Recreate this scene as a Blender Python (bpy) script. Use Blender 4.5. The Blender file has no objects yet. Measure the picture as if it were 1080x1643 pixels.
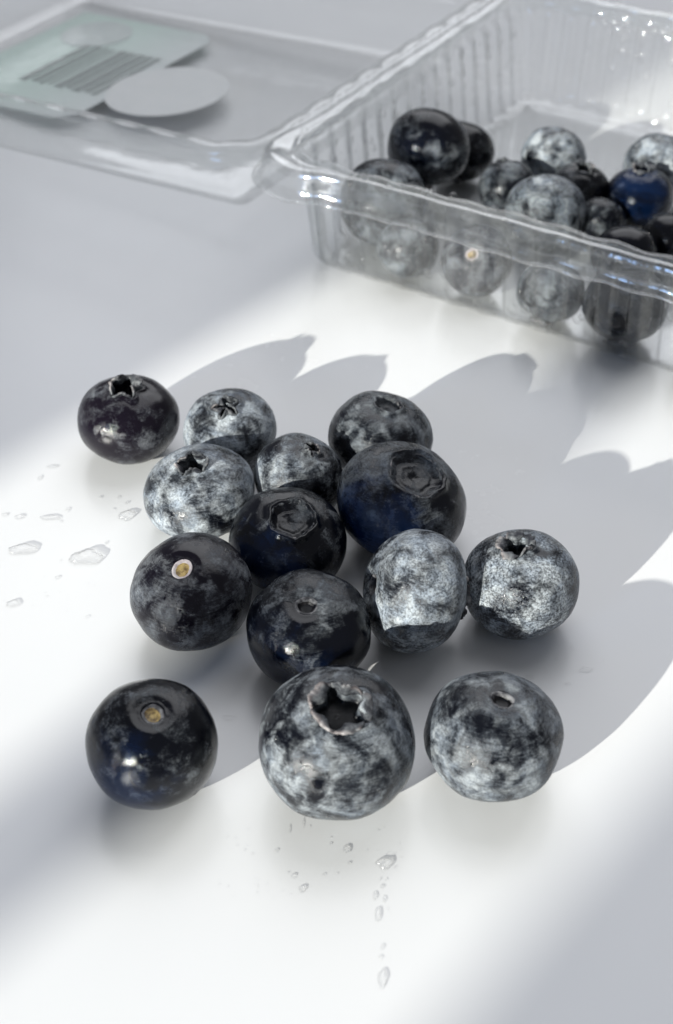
import bpy, math, random
import numpy as np
from mathutils import Vector, Matrix, noise

# ------------------------------------------------------------------ camera, world, light, exposure
sc = bpy.context.scene
R = math.radians
cam_d = bpy.data.cameras.new('camera')
cam = bpy.data.objects.new('camera', cam_d)
sc.collection.objects.link(cam)
cam.location = (0, 0, 0.128)
cam.rotation_euler = (R(90 - 38.9), 0, 0)
cam_d.sensor_fit = 'HORIZONTAL'
cam_d.sensor_width = 36
cam_d.lens = 36 * 2320 / 1080
cam_d.clip_start = 0.005
cam_d.clip_end = 50
cam_d.dof.use_dof = True
cam_d.dof.focus_distance = 0.180
cam_d.dof.aperture_fstop = 54
sc.camera = cam

world = bpy.data.worlds.new('World')
sc.world = world
world.use_nodes = True
wbg = world.node_tree.nodes['Background']
wbg.inputs['Color'].default_value = (0.91, 0.935, 1.0, 1)
wbg.inputs['Strength'].default_value = 0.18

SUN_AZ, SUN_EL = R(50.5), R(17.2)
sun_d = bpy.data.lights.new('sun', 'SUN')
sun_d.energy = 6.3
sun_d.angle = R(0.55)
sun_d.color = (1.0, 0.985, 0.90)
sun = bpy.data.objects.new('sun', sun_d)
sc.collection.objects.link(sun)
to_sun = Vector((-math.cos(SUN_AZ) * math.cos(SUN_EL), -math.sin(SUN_AZ) * math.cos(SUN_EL), math.sin(SUN_EL)))
sun.rotation_euler = to_sun.to_track_quat('Z', 'Y').to_euler()

sky_d = bpy.data.lights.new('window_sky', 'AREA')      # blue sky seen through the window
sky_d.shape = 'RECTANGLE'
sky_d.size, sky_d.size_y = .22, .5
sky_d.energy = 1.7
sky_d.color = (.36, .58, 1.0)
sky = bpy.data.objects.new('window_sky', sky_d)
sc.collection.objects.link(sky)
sky.location = (-.80, -.72, .42)
sky.rotation_euler = (Vector(sky.location) - Vector((0, .14, 0))).to_track_quat('Z', 'Y').to_euler()

soft_d = bpy.data.lights.new('room_light', 'AREA')      # broad soft light from above and behind
soft_d.shape = 'RECTANGLE'
soft_d.size, soft_d.size_y = 1.1, 1.1
soft_d.energy = 8.0
soft_d.color = (.945, .96, 1.0)
soft = bpy.data.objects.new('room_light', soft_d)
sc.collection.objects.link(soft)
soft.location = (.14, .85, .85)
soft.rotation_euler = (Vector(soft.location) - Vector((0, .16, 0))).to_track_quat('Z', 'Y').to_euler()

vs = sc.view_settings
vs.view_transform = 'Standard'
vs.look = 'None'
vs.exposure = 0.0
vs.gamma = 1.0
vs.use_curve_mapping = False
sc.render.engine = 'CYCLES'
cy = sc.cycles
cy.use_denoising = True
cy.max_bounces = 9
cy.transparent_max_bounces = 40
cy.transmission_bounces = 8
cy.glossy_bounces = 4
cy.caustics_refractive = True
cy.caustics_reflective = False
cy.sample_clamp_indirect = 6

# ------------------------------------------------------------------ helpers
COL = sc.collection
rng = random.Random(7)


def smooth(e0, e1, x):
    t = np.clip((np.asarray(x, float) - e0) / (e1 - e0), 0, 1)
    return t * t * (3 - 2 * t)


def mesh_obj(name, verts, faces, mats, parent=None, loc=(0, 0, 0), smooth_shade=True, matidx=None):
    me = bpy.data.meshes.new(name)
    me.from_pydata([tuple(map(float, v)) for v in verts], [], faces)
    if not isinstance(mats, (list, tuple)):
        mats = [mats]
    for m in mats:
        me.materials.append(m)
    if smooth_shade:
        me.polygons.foreach_set('use_smooth', [True] * len(me.polygons))
    if matidx is not None:
        me.polygons.foreach_set('material_index', matidx)
    me.update()
    o = bpy.data.objects.new(name, me)
    COL.objects.link(o)
    o.location = loc
    if parent:
        o.parent = parent
    return o


def empty(name, loc, rz=0.0):
    o = bpy.data.objects.new(name, None)
    COL.objects.link(o)
    o.location = loc
    o.rotation_euler = (0, 0, rz)
    o.empty_display_size = 0.004
    return o


def tag(o, label, cat, group=None):
    o['label'] = label
    o['category'] = cat
    if group:
        o['group'] = group


def grid_faces(n_rows, n_cols, wrap=True, base=0):
    f = []
    for i in range(n_rows - 1):
        for j in range(n_cols if wrap else n_cols - 1):
            k = (j + 1) % n_cols
            f.append((base + i * n_cols + j, base + i * n_cols + k, base + (i + 1) * n_cols + k, base + (i + 1) * n_cols + j))
    return f


# ------------------------------------------------------------------ materials
def new_mat(name):
    m = bpy.data.materials.new(name)
    m.use_nodes = True
    nt = m.node_tree
    nt.nodes.clear()
    out = nt.nodes.new('ShaderNodeOutputMaterial')
    return m, nt, out


class NB:
    """tiny node builder"""
    def __init__(s, nt):
        s.nt = nt

    def n(s, typ, ins=None, **props):
        nd = s.nt.nodes.new(typ)
        for k, v in props.items():
            setattr(nd, k, v)
        for k, v in (ins or {}).items():
            sock = nd.inputs[k]
            if isinstance(v, bpy.types.NodeSocket):
                s.nt.links.new(v, sock)
            else:
                sock.default_value = v
        return nd

    def math(s, op, a, b=0.0, c=0.0, clamp=False):
        return s.n('ShaderNodeMath', {0: a, 1: b, 2: c}, operation=op, use_clamp=clamp).outputs[0]

    def mix(s, f, a, b):
        return s.n('ShaderNodeMix', {0: f, 6: a, 7: b}, data_type='RGBA').outputs[2]

    def ramp(s, v, lo, hi, a=0.0, b=1.0):
        return s.n('ShaderNodeMapRange', {0: v, 1: lo, 2: hi, 3: a, 4: b}, interpolation_type='SMOOTHSTEP').outputs[0]

    def noise(s, vec, scale, detail=4.0, rough=0.55, dist=0.0):
        return s.n('ShaderNodeTexNoise', {'Vector': vec, 'Scale': scale, 'Detail': detail, 'Roughness': rough, 'Distortion': dist}).outputs['Fac']


def col(r, g, b):
    return (r, g, b, 1)


def mat_table():
    m, nt, out = new_mat('table_white')
    b = NB(nt)
    co = b.n('ShaderNodeTexCoord').outputs['Object']
    n1 = b.noise(co, 9, 5)
    n2 = b.noise(co, 160, 6, .6)
    c = b.mix(b.ramp(n1, .3, .7), col(.815, .825, .835), col(.845, .85, .85))
    rough = b.math('ADD', b.ramp(n2, .35, .7, .21, .24), b.ramp(n1, .3, .7, 0.0, .05))
    bm = b.n('ShaderNodeBump', {'Strength': .03, 'Distance': .0004, 'Height': n2})
    p = b.n('ShaderNodeBsdfPrincipled', {'Base Color': c, 'Roughness': rough, 'Specular IOR Level': .5, 'Normal': bm.outputs[0]})
    nt.links.new(p.outputs[0], out.inputs[0])
    return m


def mat_skin():
    m, nt, out = new_mat('berry_skin')
    b = NB(nt)
    co = b.n('ShaderNodeTexCoord').outputs['Object']
    def prop(nm):
        return b.n('ShaderNodeAttribute', attribute_type='OBJECT', attribute_name=nm).outputs['Fac']
    bloom, blue, purple, seed = prop('bloom'), prop('blue'), prop('purple'), prop('seed')
    cup = b.n('ShaderNodeAttribute', attribute_type='GEOMETRY', attribute_name='cup').outputs['Fac']
    off = b.n('ShaderNodeCombineXYZ', {0: seed, 1: b.math('MULTIPLY', seed, 1.7), 2: b.math('MULTIPLY', seed, -2.3)}).outputs[0]
    vec = b.n('ShaderNodeVectorMath', {0: co, 1: off}, operation='MULTIPLY_ADD')
    vec = b.n('ShaderNodeVectorMath', {0: b.n('ShaderNodeVectorMath', {0: co, 3: 140.0}, operation='SCALE').outputs[0], 1: off}, operation='ADD').outputs[0]
    grain = prop('grain')
    big = b.noise(vec, 1.15, 3, .5, .7)
    mid = b.noise(vec, 3.2, 6, .53, .8)
    mid2 = b.noise(b.n('ShaderNodeVectorMath', {0: vec, 1: (7.3, 2.1, 5.5)}, operation='ADD').outputs[0], 2.3, 6, .58, .5)
    # streaks rubbed into the wax
    mp = b.n('ShaderNodeMapping', {'Vector': vec, 'Rotation': (.5, .9, .3), 'Scale': (1.6, 1.6, 15.0)}).outputs[0]
    streak = b.noise(mp, 2.0, 6, .65, 1.2)
    fine = b.noise(vec, 24, 6, .72)
    wob = b.n('ShaderNodeTexNoise', {'Vector': vec, 'Scale': 9.0, 'Detail': 3.0}).outputs['Color']
    vor = b.n('ShaderNodeTexVoronoi', {'Vector': b.n('ShaderNodeVectorMath', {0: vec, 1: wob}, operation='ADD').outputs[0], 'Scale': 13.0}, feature='DISTANCE_TO_EDGE').outputs[0]
    crack = b.ramp(vor, .0, .07, 0.0, 1.0)
    # where wax is left: bloom shifts the threshold, noise gives ragged patches
    s = b.math('MULTIPLY_ADD', big, 1.3, b.math('MULTIPLY', mid, 1.0))
    s = b.math('MULTIPLY_ADD', streak, .30, s)
    s = b.math('MULTIPLY_ADD', fine, b.math('MULTIPLY_ADD', grain, .5, .12), s)
    s = b.math('SUBTRACT', s, b.math('MULTIPLY_ADD', grain, .25, 1.36))
    s = b.math('ADD', s, b.math('MULTIPLY_ADD', bloom, .9, -.45))
    patch = b.ramp(s, -.16, .34)
    # how thick it lies
    thick = b.ramp(b.math('MULTIPLY_ADD', streak, .28, mid2), .42, .80, .05, 1.0)
    gr = b.math('MULTIPLY', b.ramp(fine, .40, .58, .12, 1.0), b.math('MULTIPLY_ADD', crack, .5, .5))
    gr = b.math('ADD', b.math('MULTIPLY', gr, grain), b.math('SUBTRACT', 1.0, grain))
    mask = b.math('POWER', b.math('MULTIPLY', b.math('MULTIPLY', patch, thick), gr), 1.3)
    mask = b.math('MULTIPLY', mask, b.math('SUBTRACT', 1.0, cup))
    bd = b.n('ShaderNodeAttribute', attribute_type='OBJECT', attribute_name='sky_blue_side').outputs['Vector']
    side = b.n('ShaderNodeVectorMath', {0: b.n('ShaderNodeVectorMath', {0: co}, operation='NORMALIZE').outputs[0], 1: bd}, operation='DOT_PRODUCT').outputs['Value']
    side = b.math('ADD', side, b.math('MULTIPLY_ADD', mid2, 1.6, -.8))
    blue = b.math('MULTIPLY', blue, b.ramp(side, .35, .95))  # blue sky glow from the window painted into skin and wax on one side
    skin = b.mix(blue, col(.0022, .0028, .0058), col(.002, .011, .042))
    skin = b.mix(purple, skin, col(.009, .005, .011))
    wax = b.mix(b.ramp(mid, .35, .65), col(.20, .23, .268), col(.30, .325, .345))
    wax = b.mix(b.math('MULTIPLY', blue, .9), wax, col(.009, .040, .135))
    wax = b.mix(b.math('MULTIPLY', purple, .55), wax, col(.11, .10, .125))
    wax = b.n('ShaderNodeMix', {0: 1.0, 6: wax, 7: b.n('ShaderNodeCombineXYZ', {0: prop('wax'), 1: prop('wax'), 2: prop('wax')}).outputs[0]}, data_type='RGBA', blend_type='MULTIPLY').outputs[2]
    c = b.mix(mask, skin, wax)
    rough = b.math('ADD', b.ramp(mask, 0, .35, .10, .46), b.math('MULTIPLY', cup, .35))
    h = b.math('ADD', b.math('MULTIPLY', mask, .6), b.math('MULTIPLY', fine, .22))
    bm = b.n('ShaderNodeBump', {'Strength': .6, 'Distance': .00016, 'Height': h})
    p = b.n('ShaderNodeBsdfPrincipled', {'Base Color': c, 'Roughness': rough, 'Specular IOR Level': b.ramp(mask, 0, .4, .36, .22), 'Normal': bm.outputs[0]})
    nt.links.new(p.outputs[0], out.inputs[0])
    return m


def mat_simple(name, c1, c2, scale, rough=.6, bump=.0):
    m, nt, out = new_mat(name)
    b = NB(nt)
    co = b.n('ShaderNodeTexCoord').outputs['Object']
    n = b.noise(co, scale, 5, .6)
    c = b.mix(b.ramp(n, .35, .65), col(*c1), col(*c2))
    ins = {'Base Color': c, 'Roughness': rough}
    if bump:
        ins['Normal'] = b.n('ShaderNodeBump', {'Strength': bump, 'Distance': .0002, 'Height': n}).outputs[0]
    p = b.n('ShaderNodeBsdfPrincipled', ins)
    nt.links.new(p.outputs[0], out.inputs[0])
    return m


def mat_clear(name, ior, tint, haze, refr, rough, bump_scale=0, bump=.0, stretch=1.0):
    """thin clear film: Fresnel gloss over see-through, a little bent light and a little haze"""
    m, nt, out = new_mat(name)
    b = NB(nt)
    co = b.n('ShaderNodeTexCoord').outputs['Object']
    nrm = {}
    if bump_scale:
        bm = b.n('ShaderNodeBump', {'Strength': bump, 'Distance': .0006, 'Height': b.noise(b.n('ShaderNodeMapping', {'Vector': co, 'Scale': (1, 1, stretch)}).outputs[0], bump_scale, 4, .5)})
        nrm = {'Normal': bm.outputs[0]}
    back = b.n('ShaderNodeNewGeometry').outputs['Backfacing']
    fr = b.n('ShaderNodeFresnel', dict({'IOR': b.ramp(back, 0, 1, ior, 1 / ior)}, **nrm)).outputs[0]   # same gloss on both faces of the film
    tr = b.n('ShaderNodeBsdfTransparent', {'Color': tint})
    rf = b.n('ShaderNodeBsdfRefraction', dict({'Color': tint, 'IOR': 1.18, 'Roughness': rough}, **nrm))
    tl = b.n('ShaderNodeBsdfTranslucent', {'Color': col(.9, .93, .93)})
    df = b.n('ShaderNodeBsdfDiffuse', {'Color': col(.9, .93, .93)})
    gl = b.n('ShaderNodeBsdfAnisotropic', dict({'Color': col(1, 1, 1), 'Roughness': rough}, **nrm))
    s = b.n('ShaderNodeMixShader', {0: refr, 1: tr.outputs[0], 2: rf.outputs[0]})
    hz = b.n('ShaderNodeMixShader', {0: .5, 1: tl.outputs[0], 2: df.outputs[0]})
    s = b.n('ShaderNodeMixShader', {0: haze, 1: s.outputs[0], 2: hz.outputs[0]})
    s = b.n('ShaderNodeMixShader', {0: fr, 1: s.outputs[0], 2: gl.outputs[0]})
    nt.links.new(s.outputs[0], out.inputs[0])
    return m


def mat_water(name, bend, rough=.06):
    m, nt, out = new_mat(name)
    b = NB(nt)
    back = b.n('ShaderNodeNewGeometry').outputs['Backfacing']
    fr = b.n('ShaderNodeFresnel', {'IOR': b.ramp(back, 0, 1, 1.33, 1 / 1.33)}).outputs[0]
    tr = b.n('ShaderNodeBsdfTransparent', {'Color': col(.99, .99, .99)})
    rf = b.n('ShaderNodeBsdfRefraction', {'Color': col(1, 1, 1), 'IOR': 1.33, 'Roughness': .0})
    gl = b.n('ShaderNodeBsdfAnisotropic', {'Color': col(1, 1, 1), 'Roughness': rough})
    s = b.n('ShaderNodeMixShader', {0: bend, 1: tr.outputs[0], 2: rf.outputs[0]})
    s = b.n('ShaderNodeMixShader', {0: fr, 1: s.outputs[0], 2: gl.outputs[0]})
    nt.links.new(s.outputs[0], out.inputs[0])
    return m


M_table = mat_table()
M_skin = mat_skin()
def mat_calyx():
    m, nt, out = new_mat('calyx_skin')
    b = NB(nt)
    co = b.n('ShaderNodeTexCoord').outputs['Object']
    e = b.n('ShaderNodeAttribute', attribute_type='GEOMETRY', attribute_name='edge').outputs['Fac']
    n = b.noise(co, 900, 5, .65)
    n2 = b.noise(co, 260, 3, .5)
    body = b.mix(b.ramp(n, .35, .65), col(.012, .013, .02), col(.13, .14, .15))
    dry = b.mix(b.ramp(n, .4, .6), col(.15, .13, .13), col(.36, .34, .34))
    f = b.math('MULTIPLY', b.ramp(e, .55, 1.0), b.ramp(n2, .42, .60))
    p = b.n('ShaderNodeBsdfPrincipled', {'Base Color': b.mix(f, body, dry), 'Roughness': .55, 'Normal': b.n('ShaderNodeBump', {'Strength': .4, 'Distance': .0002, 'Height': n}).outputs[0]})
    nt.links.new(p.outputs[0], out.inputs[0])
    return m


M_calyx = mat_calyx()
M_scar_pale = mat_simple('scar_rim', (.40, .34, .36), (.62, .58, .58), 1500, .6, .3)
M_scar_gold = mat_simple('scar_gold', (.10, .06, .02), (.46, .34, .13), 1400, .55, .5)
M_scar_dark = mat_simple('scar_dark', (.003, .003, .004), (.02, .018, .02), 1400, .45, .5)
M_scar_ring = mat_simple('scar_grey_rim', (.02, .02, .026), (.22, .22, .23), 1500, .5, .3)
M_film = mat_clear('clear_plastic', 1.6, col(.995, .998, .998), .014, .10, .05, 420, .5, .12)
M_rim = mat_clear('clear_rim_plastic', 1.8, col(.99, .995, .995), .012, .10, .05, 240, .28)
M_lid = mat_clear('clear_lid_plastic', 1.36, col(.998, 1, .999), .035, .02, .06, 160, .15)
M_water = mat_water('water', .28, .16)
M_mist = mat_water('condensation', .18, .14)
def mat_label():
    m, nt, out = new_mat('label_back')
    b = NB(nt)
    co = b.n('ShaderNodeTexCoord').outputs['Object']
    x = b.n('ShaderNodeSeparateXYZ', {0: co}).outputs[0]
    c = b.mix(b.ramp(x, -.095, -.058), col(.72, .88, .81), col(.85, .875, .885))
    c = b.mix(b.ramp(b.noise(co, 300, 4), .3, .7, 0, .12), c, col(.60, .66, .65))
    p = b.n('ShaderNodeBsdfPrincipled', {'Base Color': c, 'Roughness': .6})
    nt.links.new(p.outputs[0], out.inputs[0])
    return m


M_label = mat_label()
M_green = mat_simple('label_green', (.05, .27, .16), (.06, .31, .19), 200, .5)
M_bar = mat_simple('label_bar', (.33, .37, .36), (.38, .42, .41), 600, .6)
M_oval = mat_simple('label_oval', (.90, .92, .92), (.93, .94, .94), 300, .6)
M_round = mat_simple('label_round', (.68, .74, .73), (.72, .78, .76), 300, .6)
M_frame = mat_simple('frame_paint', (.74, .74, .73), (.80, .80, .79), 40, .5)

# ------------------------------------------------------------------ setting: table top, window that shapes the sunlight
tb = mesh_obj('table_top', [(-2.2, -1.8, 0), (2.2, -1.8, 0), (2.2, 2.4, 0), (-2.2, 2.4, 0)], [(0, 1, 2, 3)], M_table, smooth_shade=False)
tb['kind'] = 'structure'


def box(x0, x1, y0, y1, z0, z1):
    v = [(x, y, z) for z in (z0, z1) for y in (y0, y1) for x in (x0, x1)]
    f = [(0, 2, 3, 1), (4, 5, 7, 6), (0, 1, 5, 4), (2, 6, 7, 3), (0, 4, 6, 2), (1, 3, 7, 5)]
    return v, f


# local x of the window runs along s (to the right of the sun's path), local y away from the sun
win = empty('window', (-math.cos(SUN_AZ) * 1.15, -math.sin(SUN_AZ) * 1.15, 0), SUN_AZ - R(90))
win['kind'] = 'structure'
for nm, x0, x1, z0, z1, th in (('stile', -.40, -.1448, 0, .95, .03), ('stile', -.0422, .22, 0, .95, .03),
                               ('glazing_bar', -.0990, -.0825, .05, .90, .016)):
    v, f = box(x0, x1, -th / 2, th / 2, z0, z1)
    mesh_obj(nm, v, f, M_frame, win, smooth_shade=False)
for z0, z1 in ((0, .05), (.90, .95)):
    v, f = box(-.1446, -.0424, -.012, .012, z0, z1)
    mesh_obj('rail', v, f, M_frame, win, smooth_shade=False)


# ------------------------------------------------------------------ blueberries
def berry(name, center, a, ba, axis, kind, seed, bloom, blue=0.0, purple=0.0, grain=.4, wax=1.0, sky_blue_side=(-.55, -.80, -.15), cup_r=.27, scar='dark', z_floor=0.0, hi=True, curl=.5, cup_d=.26, beads=0):
    """axis = direction of the visible pole: calyx ('c' crown, 'd' worn flat crown) or stem end ('s')"""
    r_ = random.Random(seed)
    d = Vector(axis).normalized()
    zl = -d if kind == 's' else d
    q = zl.to_track_quat('Z', 'Y') @ Matrix.Rotation(r_.uniform(0, 6.28), 3, 'Z').to_quaternion()
    rot = np.array(q.to_matrix())
    nr, ns = (90, 96) if hi else (56, 60)
    t = np.linspace(0, 1, nr)
    th = math.pi * (t + .055 * np.sin(2 * math.pi * t) * -1.6)      # denser at the poles
    th[0], th[-1] = 1e-4, math.pi - 1e-4
    ph = np.linspace(0, 2 * math.pi, ns, endpoint=False)
    TH, PH = np.meshgrid(th, ph, indexing='ij')
    rho = np.sin(TH) ** .93
    z = ba * np.sign(np.cos(TH)) * np.abs(np.cos(TH)) ** .94
    top = np.cos(TH) > 0
    # crown end
    worn = kind == 'd'
    ph0 = r_.uniform(0, 6.28)
    star = .05 if worn else .22
    cr = cup_r * (1 + star * np.cos(5 * (PH - ph0)))
    dep = .12 if worn else cup_d
    rag = np.array([[noise.noise(Vector((math.cos(p) * 3, math.sin(p) * 3, seed))) for p in ph]])
    cr = cr * (1 + (.10 if worn else .04) * rag)
    inner = np.where(top, 1 - smooth(.62 if worn else .78, 1.10 if worn else 1.04, rho / cr), 0)
    ridge = np.where(top, np.exp(-((rho - cr * 1.14) / (.042 if worn else .055)) ** 2), 0) * (.055 if worn else .03)
    groove = np.where(top, np.exp(-((rho - cr * 1.5) / (.09)) ** 2), 0) * .014
    z = z - dep * inner + ridge - groove
    if worn:
        z = z + np.where(top, .018 * np.exp(-((rho - cr * .55) / .05) ** 2), 0) - np.where(top, .03 * (1 - smooth(0, .3, rho / cr)), 0)
    # stem end
    sr = .155
    bot = ~top
    z = z + np.where(bot, .10 * (1 - smooth(.5, 1.25, rho / sr)), 0) + np.where(bot, .045 * (1 - smooth(.2, .36, rho)), 0)
    x, y = rho * np.cos(PH), rho * np.sin(PH)
    pts = np.stack([x, y, z], -1).reshape(-1, 3)
    # gentle lumps
    so = Vector((seed * 3.1, seed * 1.3, -seed * 2.2))
    dis = np.array([noise.noise(Vector(p) * 1.5 + so) * .040 + noise.noise(Vector(p) * 4.5 + so) * .006 + noise.noise(Vector(p) * 13 + so) * .0035 for p in pts])
    pts = pts * (1 + dis)[:, None]
    cupm = np.where(top, 1 - smooth(.80, 1.0, rho / cr), np.where(rho < sr * 1.1, 1.0, 0)).reshape(-1)
    if worn:
        cupm = cupm * .35
    P = (pts * a) @ rot.T
    lowest = P[:, 2].min()
    zc = max(center[2], z_floor - lowest) if z_floor is not None and center[2] < 0 else z_floor - lowest if z_floor is not None else center[2]
    base_z = z_floor if z_floor is not None else zc + lowest
    root = empty(name, (center[0], center[1], base_z))
    c_off = (0, 0, zc - base_z)
    faces = grid_faces(nr, ns)
    faces = [f[::-1] for f in faces]
    faces.append(tuple(range(ns))) ; faces.append(tuple((nr - 1) * ns + j for j in reversed(range(ns))))
    sk = mesh_obj('skin', P, [f[::-1] for f in faces], M_skin, root, c_off)
    at = sk.data.attributes.new('cup', 'FLOAT', 'POINT')
    at.data.foreach_set('value', cupm.astype(np.float32))
    sk['grain'] = float(grain)
    sk['wax'] = float(wax)  # scales wax colour; raised on sunlit berries to paint in extra sunlight
    sk['sky_blue_side'] = [float(t) for t in sky_blue_side]
    sk['bloom'], sk['blue'], sk['purple'], sk['seed'] = float(bloom), float(blue), float(purple), float(seed) * 1.37
    # surface height of the body near the calyx pole
    def surf(rr):
        k = math.asin(min(.999, rr) ** (1 / .93))
        return ba * math.cos(k) ** .94
    # crown
    ncol, nrow = (120, 8) if hi else (60, 5)
    vv, ed = [], []
    curls = [curl + r_.uniform(-.7, .6) for _ in range(5)]
    hts = [r_.uniform(.75, 1.25) for _ in range(5)]
    H = (.03 if worn else .19) * (cup_r / .27) ** .6
    for i in range(nrow):
        tt = i / (nrow - 1)
        for j in range(ncol):
            p = 2 * math.pi * j / ncol
            k = int(((p) / (2 * math.pi) * 5)) % 5
            lo = abs(math.sin(2.5 * p)) ** .8
            hgt = H * (.16 + .84 * lo * hts[k]) * (1 + .25 * noise.noise(Vector((p * 6, seed, 0))))
            cu = curls[k] * lo
            ang = cu * tt * 1.5
            rr = cup_r * (1.0 + star * .9 * math.cos(5 * p)) + hgt * tt * math.sin(ang) + .02 * noise.noise(Vector((p * 5, tt * 2, seed)))
            zz = surf(cup_r * 1.0) - .03 + hgt * tt * math.cos(ang) + .012 * noise.noise(Vector((p * 7, tt * 3, seed + 5)))
            zz = max(zz, surf(min(rr, .95)) + .012 * tt) if rr > cup_r * 1.1 else zz
            vv.append((rr * math.cos(p + ph0), rr * math.sin(p + ph0), zz))
            ed.append(tt)
    vv = (np.array(vv) * a) @ rot.T
    cx = mesh_obj('calyx', vv, grid_faces(nrow, ncol), M_calyx, root, c_off)
    ea = cx.data.attributes.new('edge', 'FLOAT', 'POINT')
    ea.data.foreach_set('value', np.array(ed, np.float32))
    so_ = cx.modifiers.new('thickness', 'SOLIDIFY'); so_.thickness = a * .036; so_.offset = 0
    # stem scar: raised ring with a sunken core
    zb = P[:, :] @ (rot @ np.array([0, 0, 1.0]))
    zs = pts[(nr - 1) * ns:, 2].mean()
    prof = [(.205, .045), (.190, .012), (.165, .0), (.140, .010), (.118, .05), (.07, .10), (.0, .13)]
    if scar != 'dark':
        prof[-3:] = [(.118, .03), (.07, .042), (.0, .046)]
    nseg = 36
    vv, mi = [], []
    for (rr, dz) in prof:
        for j in range(nseg):
            p = 2 * math.pi * j / nseg
            r2 = rr * (1 + .10 * math.cos(2 * p + seed) + .08 * noise.noise(Vector((math.cos(p) * 2, math.sin(p) * 2, seed)))) + 1e-5
            vv.append((r2 * math.cos(p), r2 * math.sin(p), zs - .085 + dz))
    fs = grid_faces(len(prof), nseg)
    mi = [0 if f[0] // nseg < 4 else 1 for f in fs]
    vv = (np.array(vv) * a) @ rot.T
    ms = {'gold': [M_scar_pale, M_scar_gold], 'dark': [M_scar_ring, M_scar_dark], 'brown': [M_scar_ring, M_scar_gold]}[scar]
    mesh_obj('stem_scar', vv, fs, ms, root, c_off, matidx=mi)
    if beads:
        bv, bf = [], []
        nrm = P / np.linalg.norm(P, axis=1)[:, None]
        view = np.array((-.25, -.80, .50))
        ok = np.where((nrm @ view > .55))[0]
        for _ in range(beads):
            k = r_.choice(list(ok))
            rr = a * r_.choice((.012, .016, .020, .028, .036))
            add_dome(bv, bf, P[k], nrm[k], rr, rr, .75, 10, 5)
        w = mesh_obj('water_beads', bv, bf, M_water, root, c_off)
        w['kind'] = 'stuff'
    return root


def add_dome(V, F, c, n, rx, ry, hf, ns=14, nr=6, seed=0, wob=0.0, rot=0.0):
    n = Vector(n).normalized()
    t = n.orthogonal().normalized() if abs(n.z) < .99 else Vector((1, 0, 0))
    u = n.cross(t)
    base = len(V)
    for i in range(nr):
        k = i / nr * math.pi / 2
        for j in range(ns):
            p = 2 * math.pi * j / ns
            w = 1 + wob * (noise.noise(Vector((math.cos(p) * 1.3 + seed * 3.3, math.sin(p) * 1.3, seed))) * 1.5 + .35 * noise.noise(Vector((math.cos(p) * 4 + seed, math.sin(p) * 4, seed))))
            s = math.cos(k) ** .8 * w
            lx, ly = rx * s * math.cos(p), ry * s * math.sin(p)
            lx, ly = lx * math.cos(rot) - ly * math.sin(rot), lx * math.sin(rot) + ly * math.cos(rot)
            q = Vector(c) + t * lx + u * ly + n * (hf * min(rx, ry) * math.sin(k))
            V.append(tuple(q))
    V.append(tuple(Vector(c) + n * (hf * min(rx, ry))))
    for i in range(nr - 1):
        for j in range(ns):
            k = (j + 1) % ns
            F.append((base + i * ns + j, base + i * ns + k, base + (i + 1) * ns + k, base + (i + 1) * ns + j))
    for j in range(ns):
        F.append((base + (nr - 1) * ns + j, base + (nr - 1) * ns + (j + 1) % ns, base + nr * ns))


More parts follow.
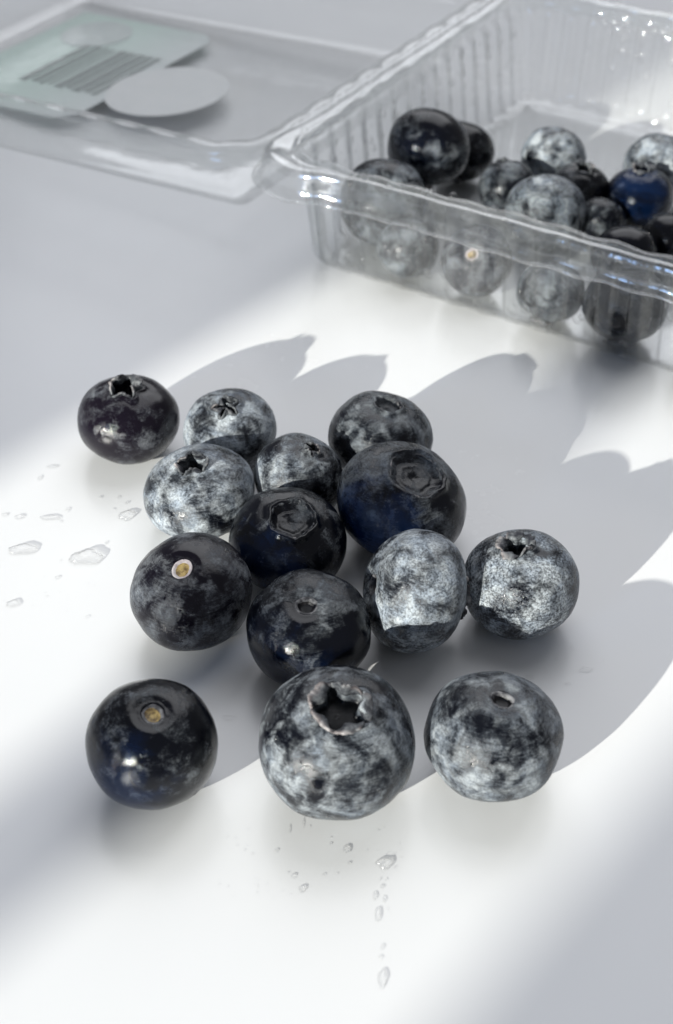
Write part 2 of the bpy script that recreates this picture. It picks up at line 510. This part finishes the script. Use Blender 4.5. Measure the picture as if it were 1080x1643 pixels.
TABLE = [
    # centre, radius, height ratio, visible pole, kind, seed, options, label
    ((-0.03047, 0.17334), 0.00739, 0.78, (0.013, -0.076, 0.997), 'c', 11, dict(bloom=.44, purple=.55, cup_r=.27, curl=.2), 'dark purplish blueberry with open crown, standing apart at the far left of the pile'),
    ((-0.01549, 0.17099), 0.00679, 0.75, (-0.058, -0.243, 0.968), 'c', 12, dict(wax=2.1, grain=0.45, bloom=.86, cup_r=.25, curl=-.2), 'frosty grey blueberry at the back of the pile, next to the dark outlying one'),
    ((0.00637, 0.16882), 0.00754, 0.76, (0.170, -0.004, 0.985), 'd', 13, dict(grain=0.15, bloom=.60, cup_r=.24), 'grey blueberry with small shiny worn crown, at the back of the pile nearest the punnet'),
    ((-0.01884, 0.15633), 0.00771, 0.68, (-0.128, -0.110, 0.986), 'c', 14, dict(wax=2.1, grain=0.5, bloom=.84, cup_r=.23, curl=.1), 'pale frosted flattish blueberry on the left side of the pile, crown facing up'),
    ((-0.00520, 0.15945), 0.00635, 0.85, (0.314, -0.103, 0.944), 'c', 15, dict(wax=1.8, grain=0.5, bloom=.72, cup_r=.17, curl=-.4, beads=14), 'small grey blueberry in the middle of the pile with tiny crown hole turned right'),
    ((0.00882, 0.15253), 0.00891, 0.70, (0.269, -0.204, 0.941), 'd', 16, dict(bloom=.62, blue=1.0, cup_r=.40), 'large deep blue blueberry with wide round flattened crown, right of the pile centre'),
    ((-0.00631, 0.14548), 0.00765, 0.70, (0.112, -0.277, 0.954), 'd', 17, dict(bloom=.42, blue=.8, cup_r=.36), 'dark glossy blueberry with sunken ragged crown at the centre of the pile'),
    ((-0.01813, 0.13480), 0.00766, 0.80, (-0.129, -0.320, 0.939), 's', 18, dict(bloom=.56, purple=.35, scar='gold'), 'violet tinged blueberry with bright golden stem hole'),
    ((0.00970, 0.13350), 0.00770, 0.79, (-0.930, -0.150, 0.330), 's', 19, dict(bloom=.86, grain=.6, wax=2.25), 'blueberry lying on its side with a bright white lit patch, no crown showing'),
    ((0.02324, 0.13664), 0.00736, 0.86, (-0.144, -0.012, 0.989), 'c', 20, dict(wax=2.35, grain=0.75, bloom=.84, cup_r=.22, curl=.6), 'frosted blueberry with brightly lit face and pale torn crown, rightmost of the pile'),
    ((-0.00337, 0.12803), 0.00757, 0.80, (-0.033, -0.284, 0.958), 's', 21, dict(bloom=.48, blue=.3, scar='dark'), 'dark grey blueberry with small ringed stem hole, just behind the biggest front berry'),
    ((-0.02046, 0.10896), 0.00735, 0.92, (0.098, -0.199, 0.975), 's', 22, dict(bloom=.34, blue=.6, scar='brown'), 'glossy nearly black blueberry with brown stem hole, front row left'),
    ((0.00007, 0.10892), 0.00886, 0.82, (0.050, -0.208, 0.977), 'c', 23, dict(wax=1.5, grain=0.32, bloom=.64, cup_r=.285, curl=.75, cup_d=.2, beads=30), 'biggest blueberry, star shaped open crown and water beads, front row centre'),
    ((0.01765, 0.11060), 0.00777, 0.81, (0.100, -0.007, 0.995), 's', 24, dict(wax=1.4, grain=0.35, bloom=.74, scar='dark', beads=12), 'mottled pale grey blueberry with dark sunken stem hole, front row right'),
]
for (xy, a, ba, ax, kd, sd, opt, lab) in TABLE:
    o = berry('blueberry', (xy[0], xy[1], 0), a, ba, ax, kd, sd, **opt)
    tag(o, lab, 'blueberry', 'blueberries on the table')

# ------------------------------------------------------------------ clear clamshell punnet
U = Vector((math.cos(R(-31.7)), math.sin(R(-31.7)), 0))
V = Vector((-U.y, U.x, 0))
org = U * -.130 + V * .186
pun = empty('clamshell_punnet', org, R(-31.7))
tag(pun, 'clear ribbed plastic clamshell punnet standing open with blueberries inside, its lid folded back flat', 'punnet')
WD, DD, RAD = .122, .0985, .0105


def rrect(step=.00042, w=WD, dd=DD, rad=RAD):
    """points of a rounded rectangle: (x, y, nx, ny, s) with outward normals"""
    pts = []
    segs = [((rad, 0), (w - rad, 0), (0, -1)), ((w, rad), (w, dd - rad), (1, 0)), ((w - rad, dd), (rad, dd), (0, 1)), ((0, dd - rad), (0, rad), (-1, 0))]
    cs = [(w - rad, rad, -90), (w - rad, dd - rad, 0), (rad, dd - rad, 90), (rad, rad, 180)]
    s = 0
    for (p, q, n), (cx, cy_, a0) in zip(segs, cs):
        L = math.dist(p, q); k = int(L / step)
        for i in range(k):
            f = i / k
            pts.append((p[0] + (q[0] - p[0]) * f, p[1] + (q[1] - p[1]) * f, n[0], n[1], s + L * f))
        s += L
        L = rad * math.pi / 2; k = int(L / step)
        for i in range(k):
            an = R(a0 + 90 * i / k)
            pts.append((cx + rad * math.cos(an), cy_ + rad * math.sin(an), math.cos(an), math.sin(an), s + L * i / k))
        s += L
    return pts, s


RING, PER = rrect()
NF = round(PER / .0054)


def flute(s):
    c = .5 + .5 * math.cos(2 * math.pi * NF * s / PER)
    return float(smooth(.25, .75, c))


def ring_pts(o, z, fl=0.0, wave=0.0, tab=0.0, ring=RING, per=PER):
    out = []
    shrink = 1.0
    if o > .0095:
        shrink, o = 1 - (o - .0095) / .042, .0095
    for (x, y, nx, ny, s) in ring:
        oo = o + fl * flute(s)
        t = tab * math.exp(-((math.hypot(x - 0.003, y - 0.003)) / .009) ** 2)
        zz = z + wave * (math.sin(2 * math.pi * round(per / .0085) * s / per) * .6 + noise.noise(Vector((s * 160, o * 300, 0))) * .9)
        px, py = x - nx * (oo - t), y - ny * (oo - t)
        out.append((WD / 2 + (px - WD / 2) * shrink, DD / 2 + (py - DD / 2) * shrink, zz))
    return out


n = len(RING)
tv = []
lv = [(.046, .0005, 0), (.030, .0005, 0), (.016, .0005, 0), (.0090, .0005, 0), (.0070, .0007, 0), (.0058, .0013, .0003), (.0051, .0022, .0009), (.0047, .0032, .0013)]
for k in range(1, 13):
    lv.append((.0047 - .0017 * k / 12, .0032 + .0152 * k / 12, .0013))
lv += [(.0030, .0192, .0011), (.00295, .0199, .0004), (.0029, .0206, .0001), (.0028, .0213, 0)]
for (o_, z_, f_) in lv:
    tv += ring_pts(o_, z_, f_)
tf = grid_faces(len(lv), n)
tf.append(tuple(reversed(range(n))))
M_floor = mat_clear('clear_floor_plastic', 1.45, col(.996, .999, .999), .012, .02, .08, 120, .06)
tub = mesh_obj('tub', tv, tf, [M_film, M_floor], pun, matidx=[1 if k < 3 * n or k == len(tf) - 1 else 0 for k in range(len(tf))])
md = tub.modifiers.new('thickness', 'SOLIDIFY'); md.thickness = .0003; md.offset = 0
rv = []
rl = [(.0028, .0213, 0, 0), (.0027, .0221, .0002, 0), (.0024, .0227, .0004, 0), (.0021, .0226, .0004, 0), (.0018, .0220, .0002, .0), (.0014, .0219, .0001, .001), (.0010, .0223, .0001, .002), (.0005, .0224, .0001, .003),
      (.0000, .0219, .0001, .0035), (-.0002, .0208, .0001, .0035), (-.0003, .0196, .0001, .0035), (-.0005, .0184, .0002, .0036), (-.0009, .0178, .0002, .0038), (-.0017, .0176, .0003, .004)]
for (o_, z_, w_, t_) in rl:
    rv += ring_pts(o_, z_, 0, w_, t_)
rim = mesh_obj('rim', rv, grid_faces(len(rl), n), M_rim, pun)
md = rim.modifiers.new('thickness', 'SOLIDIFY'); md.thickness = .00035; md.offset = 0

# lid, folded back about the hinge on the left side
lid_m = Matrix.Translation((-.0022, 0, .0212)) @ Matrix.Rotation(R(-2.6), 4, 'Y')


def lid_xy(x, y, z):
    return tuple(lid_m @ Vector((-x, y, z)))


LR, LP = rrect(.0008)
ll = [(-.0012, -.0030, .0004), (-.0006, -.0028, .0004), (-.0002, -.0012, .0002), (.0000, 0, .0003), (.0015, .0003, .0002), (.0030, .0000, .0002), (.0036, -.0012, .0001), (.0042, -.0030, .0001), (.0052, -.0034, 0), (.0060, -.0040, 0),
      (.0068, -.0080, 0), (.0076, -.0122, 0), (.0085, -.0144, 0), (.0100, -.0151, 0), (.0125, -.0153, 0), (.0135, -.0150, 0), (.0150, -.0148, 0), (.020, -.0148, 0), (.034, -.0148, 0), (.046, -.0148, 0)]
lvv = []
for (o_, z_, w_) in ll:
    for (x, y, z) in ring_pts(o_, z_, 0, w_, 0, LR, LP):
        lvv.append(lid_xy(x, y, z))
lf = grid_faces(len(ll), len(LR))
lf.append(tuple((len(ll) - 1) * len(LR) + j for j in range(len(LR))))
lid = mesh_obj('lid', lvv, lf, M_lid, pun)
md = lid.modifiers.new('thickness', 'SOLIDIFY'); md.thickness = .0003; md.offset = 0
# living hinge
hv = []
for i in range(9):
    k = i / 8
    for j in range(60):
        y = .012 + (DD - .024) * j / 59
        hv.append((.0002 - .0026 * k, y, .0216 + .0009 * math.sin(math.pi * k) + .0001 * math.sin(y * 2500)))
mesh_obj('hinge', hv, grid_faces(9, 60, False), M_film, pun)


def flat_on_lid(name, outline, z, mat, th=.00012):
    k = len(outline)
    vv = [lid_xy(-x, y, z) for x, y in outline] + [lid_xy(-x, y, z - th) for x, y in outline]
    ff = [tuple(range(k)), tuple(reversed(range(k, 2 * k)))] + [(i, i + k, (i + 1) % k + k, (i + 1) % k) for i in range(k)]
    return mesh_obj(name, vv, ff, mat, lid, smooth_shade=False)


def circle(cx, cy_, r1, r2, k=48):
    return [(cx + r1 * math.cos(2 * math.pi * i / k), cy_ + r2 * math.sin(2 * math.pi * i / k)) for i in range(k)]


def rect(x0, x1, y0, y1):
    return [(x0, y0), (x1, y0), (x1, y1), (x0, y1)]


lb = flat_on_lid('label', [(-.1065, .027), (-.070, .027), (-.066, .031), (-.066, .078), (-.070, .082), (-.1065, .082)], -.0156, M_label)
lb['label'] = 'pale green paper label stuck under the lid'
flat_on_lid('label_face', rect(-.1063, -.0700, .0272, .0815), -.0159, M_green)
flat_on_lid('label_oval', circle(-.0565, .0490, .0130, .0140), -.0153, M_oval)
flat_on_lid('label_disc', circle(-.0935, .0705, .0085, .0085), -.0154, M_round)
bx = -.0910
for i, (w_, g_) in enumerate(((.0017, .0013), (.0016, .0011), (.0008, .0012), (.0006, .0016), (.0021, .0008), (.0012, .0010), (.0021, .0008), (.0015, .0010), (.0012, .0))):
    flat_on_lid('barcode_bar', rect(bx, bx + w_, 0.0405 + .0006 * (i % 2), .0640), -.0154, M_bar)
    bx += w_ + g_

PB = [
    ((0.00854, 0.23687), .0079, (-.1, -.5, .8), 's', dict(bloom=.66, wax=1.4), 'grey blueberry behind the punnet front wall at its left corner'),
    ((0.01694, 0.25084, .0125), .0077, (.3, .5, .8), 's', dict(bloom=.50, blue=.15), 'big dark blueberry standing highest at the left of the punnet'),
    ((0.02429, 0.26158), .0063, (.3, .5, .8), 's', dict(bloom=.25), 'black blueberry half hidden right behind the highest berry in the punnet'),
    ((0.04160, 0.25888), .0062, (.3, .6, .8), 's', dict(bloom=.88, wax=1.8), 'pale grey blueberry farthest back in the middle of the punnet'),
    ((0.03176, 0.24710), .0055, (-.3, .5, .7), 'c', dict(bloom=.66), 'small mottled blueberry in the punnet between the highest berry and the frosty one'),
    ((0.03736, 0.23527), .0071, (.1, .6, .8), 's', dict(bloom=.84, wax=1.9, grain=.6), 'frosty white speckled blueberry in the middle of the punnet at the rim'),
    ((0.04493, 0.24617), .0057, (.1, -.1, .9), 'c', dict(bloom=.42), 'dark blueberry with upright crown just below the pale one in the punnet'),
    ((0.04783, 0.23649), .0045, (.4, .4, .8), 's', dict(bloom=.6), 'smallest grey blueberry in the punnet, right of the frosty speckled one'),
    ((0.05561, 0.24269), .0063, (.0, .1, 1.), 'c', dict(bloom=.36, blue=.7, sky_blue_side=(-.2, -.8, .9)), 'royal blue blueberry with upright crown at the right of the punnet'),
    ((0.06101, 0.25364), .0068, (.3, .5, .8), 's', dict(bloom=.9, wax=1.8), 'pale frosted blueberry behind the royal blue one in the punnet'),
    ((0.04948, 0.22079), .0058, (.1, .6, .7), 's', dict(bloom=.18), 'black blueberry just above the punnet rim at the right'),
    ((0.05846, 0.22656), .0056, (.1, .4, .9), 's', dict(bloom=.34), 'dark grey blueberry cut by the right edge of the picture above the rim'),
    ((0.01248, 0.22478), .0055, (.1, -.1, .9), 's', dict(bloom=.80), 'small pale blueberry low behind the wet front wall of the punnet'),
    ((0.02390, 0.21854), .0061, (-.25, -.72, .62), 's', dict(bloom=.72, purple=.4, scar='gold'), 'blueberry with orange stem hole seen through the punnet front wall'),
    ((0.03545, 0.20950), .0056, (.2, .5, .8), 's', dict(bloom=.72), 'grey blueberry low behind the front wall, right of the one with orange stem hole'),
    ((0.04680, 0.20325), .0069, (.1, .5, .8), 's', dict(bloom=.52), 'large dark blueberry low behind the punnet front wall at the right'),
    ((0.06050, 0.19560), .0065, (.1, .5, .8), 's', dict(bloom=.5), 'dark blueberry behind the front wall at the right edge of the picture'),
]
for i, (p, r_, ax, kd, opt, lab) in enumerate(PB):
    zf = None if len(p) == 3 else .0008
    o = berry('blueberry', (p[0], p[1], p[2] if len(p) == 3 else 0), r_, .88, ax, kd, 40 + i, z_floor=zf, hi=False, cup_r=.26, **opt)
    tag(o, lab, 'blueberry', 'blueberries in the punnet')

# ------------------------------------------------------------------ water on the table
DROPS = [(-0.04281, 0.15043, 0.00485, 0.00236), (-0.03373, 0.14874, 0.00558, 0.00337), (-0.02942, 0.15773, 0.00289, 0.00236), (-0.04021, 0.15731, 0.00315, 0.00125), (-0.04452, 0.15745, 0.00192, 0.00111), (-0.04663, 0.158, 0.00123, 0.0007), (-0.04227, 0.1395, 0.00228, 0.00144), (-0.04308, 0.16649, 0.00072, 0.00148), (-0.03794, 0.15912, 0.0007, 0.00112), (-0.04168, 0.16918, 0.00201, 0.00076), (-0.02975, 0.16068, 0.00071, 0.00071), (-0.03726, 0.14466, 0.00083, 0.00075), (-0.03224, 0.137, 0.00064, 0.00059),
         (0.00109, 0.09987, 0.00102, 0.00126), (0.0052, 0.09795, 0.00243, 0.00157), (0.00431, 0.0914, 0.00085, 0.00232), (0.0041, 0.09375, 0.00059, 0.00135), (0.00508, 0.09335, 0.00046, 0.00103), (0.00485, 0.09494, 0.00066, 0.00048), (0.00473, 0.08746, 0.00051, 0.00074), (0.00451, 0.08621, 0.00051, 0.00066), (0.00464, 0.08375, 0.00113, 0.00257), (-0.00365, 0.09462, 0.00093, 0.00104), (-0.00462, 0.09631, 0.00074, 0.00065), (-0.00654, 0.0997, 0.00054, 0.0005), (0.00142, 0.09803, 0.00047, 0.00041),
         (-0.00518, 0.10268, 0.00028, 0.00156), (-0.00368, 0.10355, 0.00028, 0.00175), (0.03095, 0.12739, 0.00186, 0.0013), (0.02974, 0.13126, 0.00047, 0.00157), (0.02385, 0.1261, 0.00139, 0.00107), (-0.01284, 0.11933, 0.00224, 0.00111)]
DLAB = ['wide oval water drop at the left edge, largest but one', 'largest water drop, bone shaped, left of the pile', 'water drop closest to the left of the frosted flattish berry', 'thin crescent of water above the wide oval drop', 'short water streak left of the thin crescent of water',
        'tiny water sliver cut by the left edge of the picture', 'ragged water drop at the left edge below the wide oval drop', 'tiny upright water drop highest at the left edge', 'small round water drop at the right tip of the thin crescent', 'faint flat water streak near the outlying dark berry',
        'tiny water drop just above the drop beside the frosted flattish berry', 'small forked water speck under the bone shaped drop', 'small water speck left of the berry with golden stem hole',
        'round water drop just below the biggest front berry', 'flat irregular water drop at the top of the drip trail', 'long upright water drop in the middle of the drip trail', 'short upright water drop above the long one of the drip trail', 'slim slanting water drop on the right side of the drip trail',
        'tiny water drop right below the flat irregular one of the drip trail', 'upper of two small water drops in the lower drip trail', 'lower of two small water drops in the lower drip trail', 'lowest and longest water drop at the end of the drip trail', 'pointed water drop lowest of the pair left of the drip trail',
        'small water drop uppermost of the pair left of the drip trail', 'tiny water drop farthest left under the biggest front berry', 'tiny water drop just under the round drop below the biggest berry', 'hair thin water streak left of the other under the biggest berry', 'hair thin water streak right of the other under the biggest berry',
        'faint shallow water smear right of the front right berry', 'thin upright water smear below the rightmost berry of the pile', 'faint water smear just behind the front right berry', 'thin curved water film beside the glossy black front berry']
for i, ((x, y, w, h), lab) in enumerate(zip(DROPS, DLAB)):
    dv, df = [], []
    big = w > .0018 or h > .0018
    add_dome(dv, df, (0, 0, .00002), (0, 0, 1), w * .40, h * .40, .62 if i < 28 else .2, 40 if big else 20, 10, i + 1, .30 if big else .22)
    o = mesh_obj('water_drop', dv, df, M_water, None, (x, y, 0))
    tag(o, lab, 'water drop', 'water drops on the table')
sp = [(-0.03363, 0.16196, 0.00044, 0.00072), (-0.03105, 0.16196, 0.00036, 0.00057), (-0.03144, 0.15926, 0.00035, 0.00056), (-0.03158, 0.15188, 0.00043, 0.00066), (-0.03851, 0.15648, 0.00035, 0.00055), (-0.03975, 0.13902, 0.00024, 0.00036), (-0.0381, 0.14095, 0.00025, 0.00036), (-0.03736, 0.14809, 0.00025, 0.00039), (0.00468, 0.09591, 0.00027, 0.00032), (0.00535, 0.09591, 0.00027, 0.00032), (-0.00062, 0.10063, 0.00027, 0.00034), (-0.00134, 0.09647, 0.00034, 0.00033), (7e-05, 0.09664, 0.00027, 0.00024), (0.00537, 0.0921, 0.0002, 0.00031), (0.02848, 0.12493, 0.00077, 0.00042), (-0.00062, 0.10148, 0.00021, 0.00026), (-0.00981, 0.1026, 0.00021, 0.00026), (-0.00917, 0.0992, 0.00027, 0.00025), (-0.01119, 0.10139, 0.00021, 0.00026), (0.00633, 0.09746, 0.00034, 0.00025)]
r2 = random.Random(5)
for _ in range(60):
    cx, cy_, sx, sy = r2.choice(((-.009, .098, .003, .003), (.0055, .0995, .0014, .0012), (-.008, .095, .003, .001), (-.036, .142, .004, .003), (.0285, .128, .003, .003)))
    s_ = r2.uniform(.00010, .00022)
    sp.append((r2.gauss(cx, sx), r2.gauss(cy_, sy), s_, s_ * r2.uniform(.8, 1.3)))
dv, df = [], []
for i, (x, y, w, h) in enumerate(sp):
    add_dome(dv, df, (x, y, .00002), (0, 0, 1), w / 2, h / 2, .6, 10, 4, i, .2)
o = mesh_obj('water_specks', dv, df, M_water)
o['kind'] = 'stuff'
o['label'] = 'fine water specks sprinkled on the white table'
o['category'] = 'water specks'

# ------------------------------------------------------------------ condensation on the punnet
def wall_point(side, k, z):
    """point and inward normal on the inside of a tub wall; k along the wall in metres"""
    off = .0047 - .0017 * (z - .0032) / .0152 + .0012
    if side == 'left':
        return (off, k, z), (1, 0, .12)
    if side == 'back':
        return (k, DD - off, z), (0, -1, .12)
    return (k, off - .0026, z), (0, -1, -.12)          # outer face of the front wall


pm = Matrix.Translation(org) @ Matrix.Rotation(R(-31.7), 4, 'Z')
r3 = random.Random(21)
cv, cf = [], []
big = []
for side, n_, k0, k1 in (('left', 190, .012, .088), ('back', 110, .016, .085), ('front', 130, .014, .085)):
    for _ in range(n_):
        z = r3.uniform(.0045, .0205)
        k = r3.uniform(k0, k1)
        if side == 'left' and r3.random() < .8:       # runs of drops in the flutes
            k = round(k / .0054) * .0054 + r3.gauss(0, .0004)
            z = .0205 - abs(r3.gauss(0, .006))
        p, nn = wall_point(side, k, z)
        rr = r3.choice((.0003, .00045, .0006, .0008))
        P = pm @ Vector(p)
        N = pm.to_3x3() @ Vector(nn)
        add_dome(cv, cf, P, N, rr, rr * r3.uniform(1, 1.5), .8, 10, 4)
for _ in range(130):                                    # beads along the rim
    x, y, nx, ny, s_ = r3.choice(RING)
    o_ = r3.uniform(.0002, .0034)
    P = pm @ Vector((x - nx * o_, y - ny * o_, .0225))
    rr = r3.choice((.0003, .0005, .0007))
    add_dome(cv, cf, P, (0, 0, 1), rr, rr, .8, 10, 4)
o = mesh_obj('condensation', cv, cf, M_mist)
o['kind'] = 'stuff'
o['label'] = 'fine condensation beads on the clear punnet walls and rim'
o['category'] = 'condensation'
for i in range(16):
    k = .024 + .0036 * i + r3.uniform(-.001, .001)
    p, nn = wall_point('back', k, r3.uniform(.010, .0195) if i % 3 else .0195)
    P = pm @ Vector(p)
    N = pm.to_3x3() @ Vector(nn)
    dv, df = [], []
    rr = r3.uniform(.0008, .0012)
    add_dome(dv, df, (0, 0, 0), N, rr, rr * 1.3, .7, 20, 8, i, .15)
    d_ = mesh_obj('water_droplet', dv, df, M_mist, None, P)
    tag(d_, 'round water droplet clinging to the inside of the punnet back wall', 'water droplet', 'droplets on the punnet back wall')
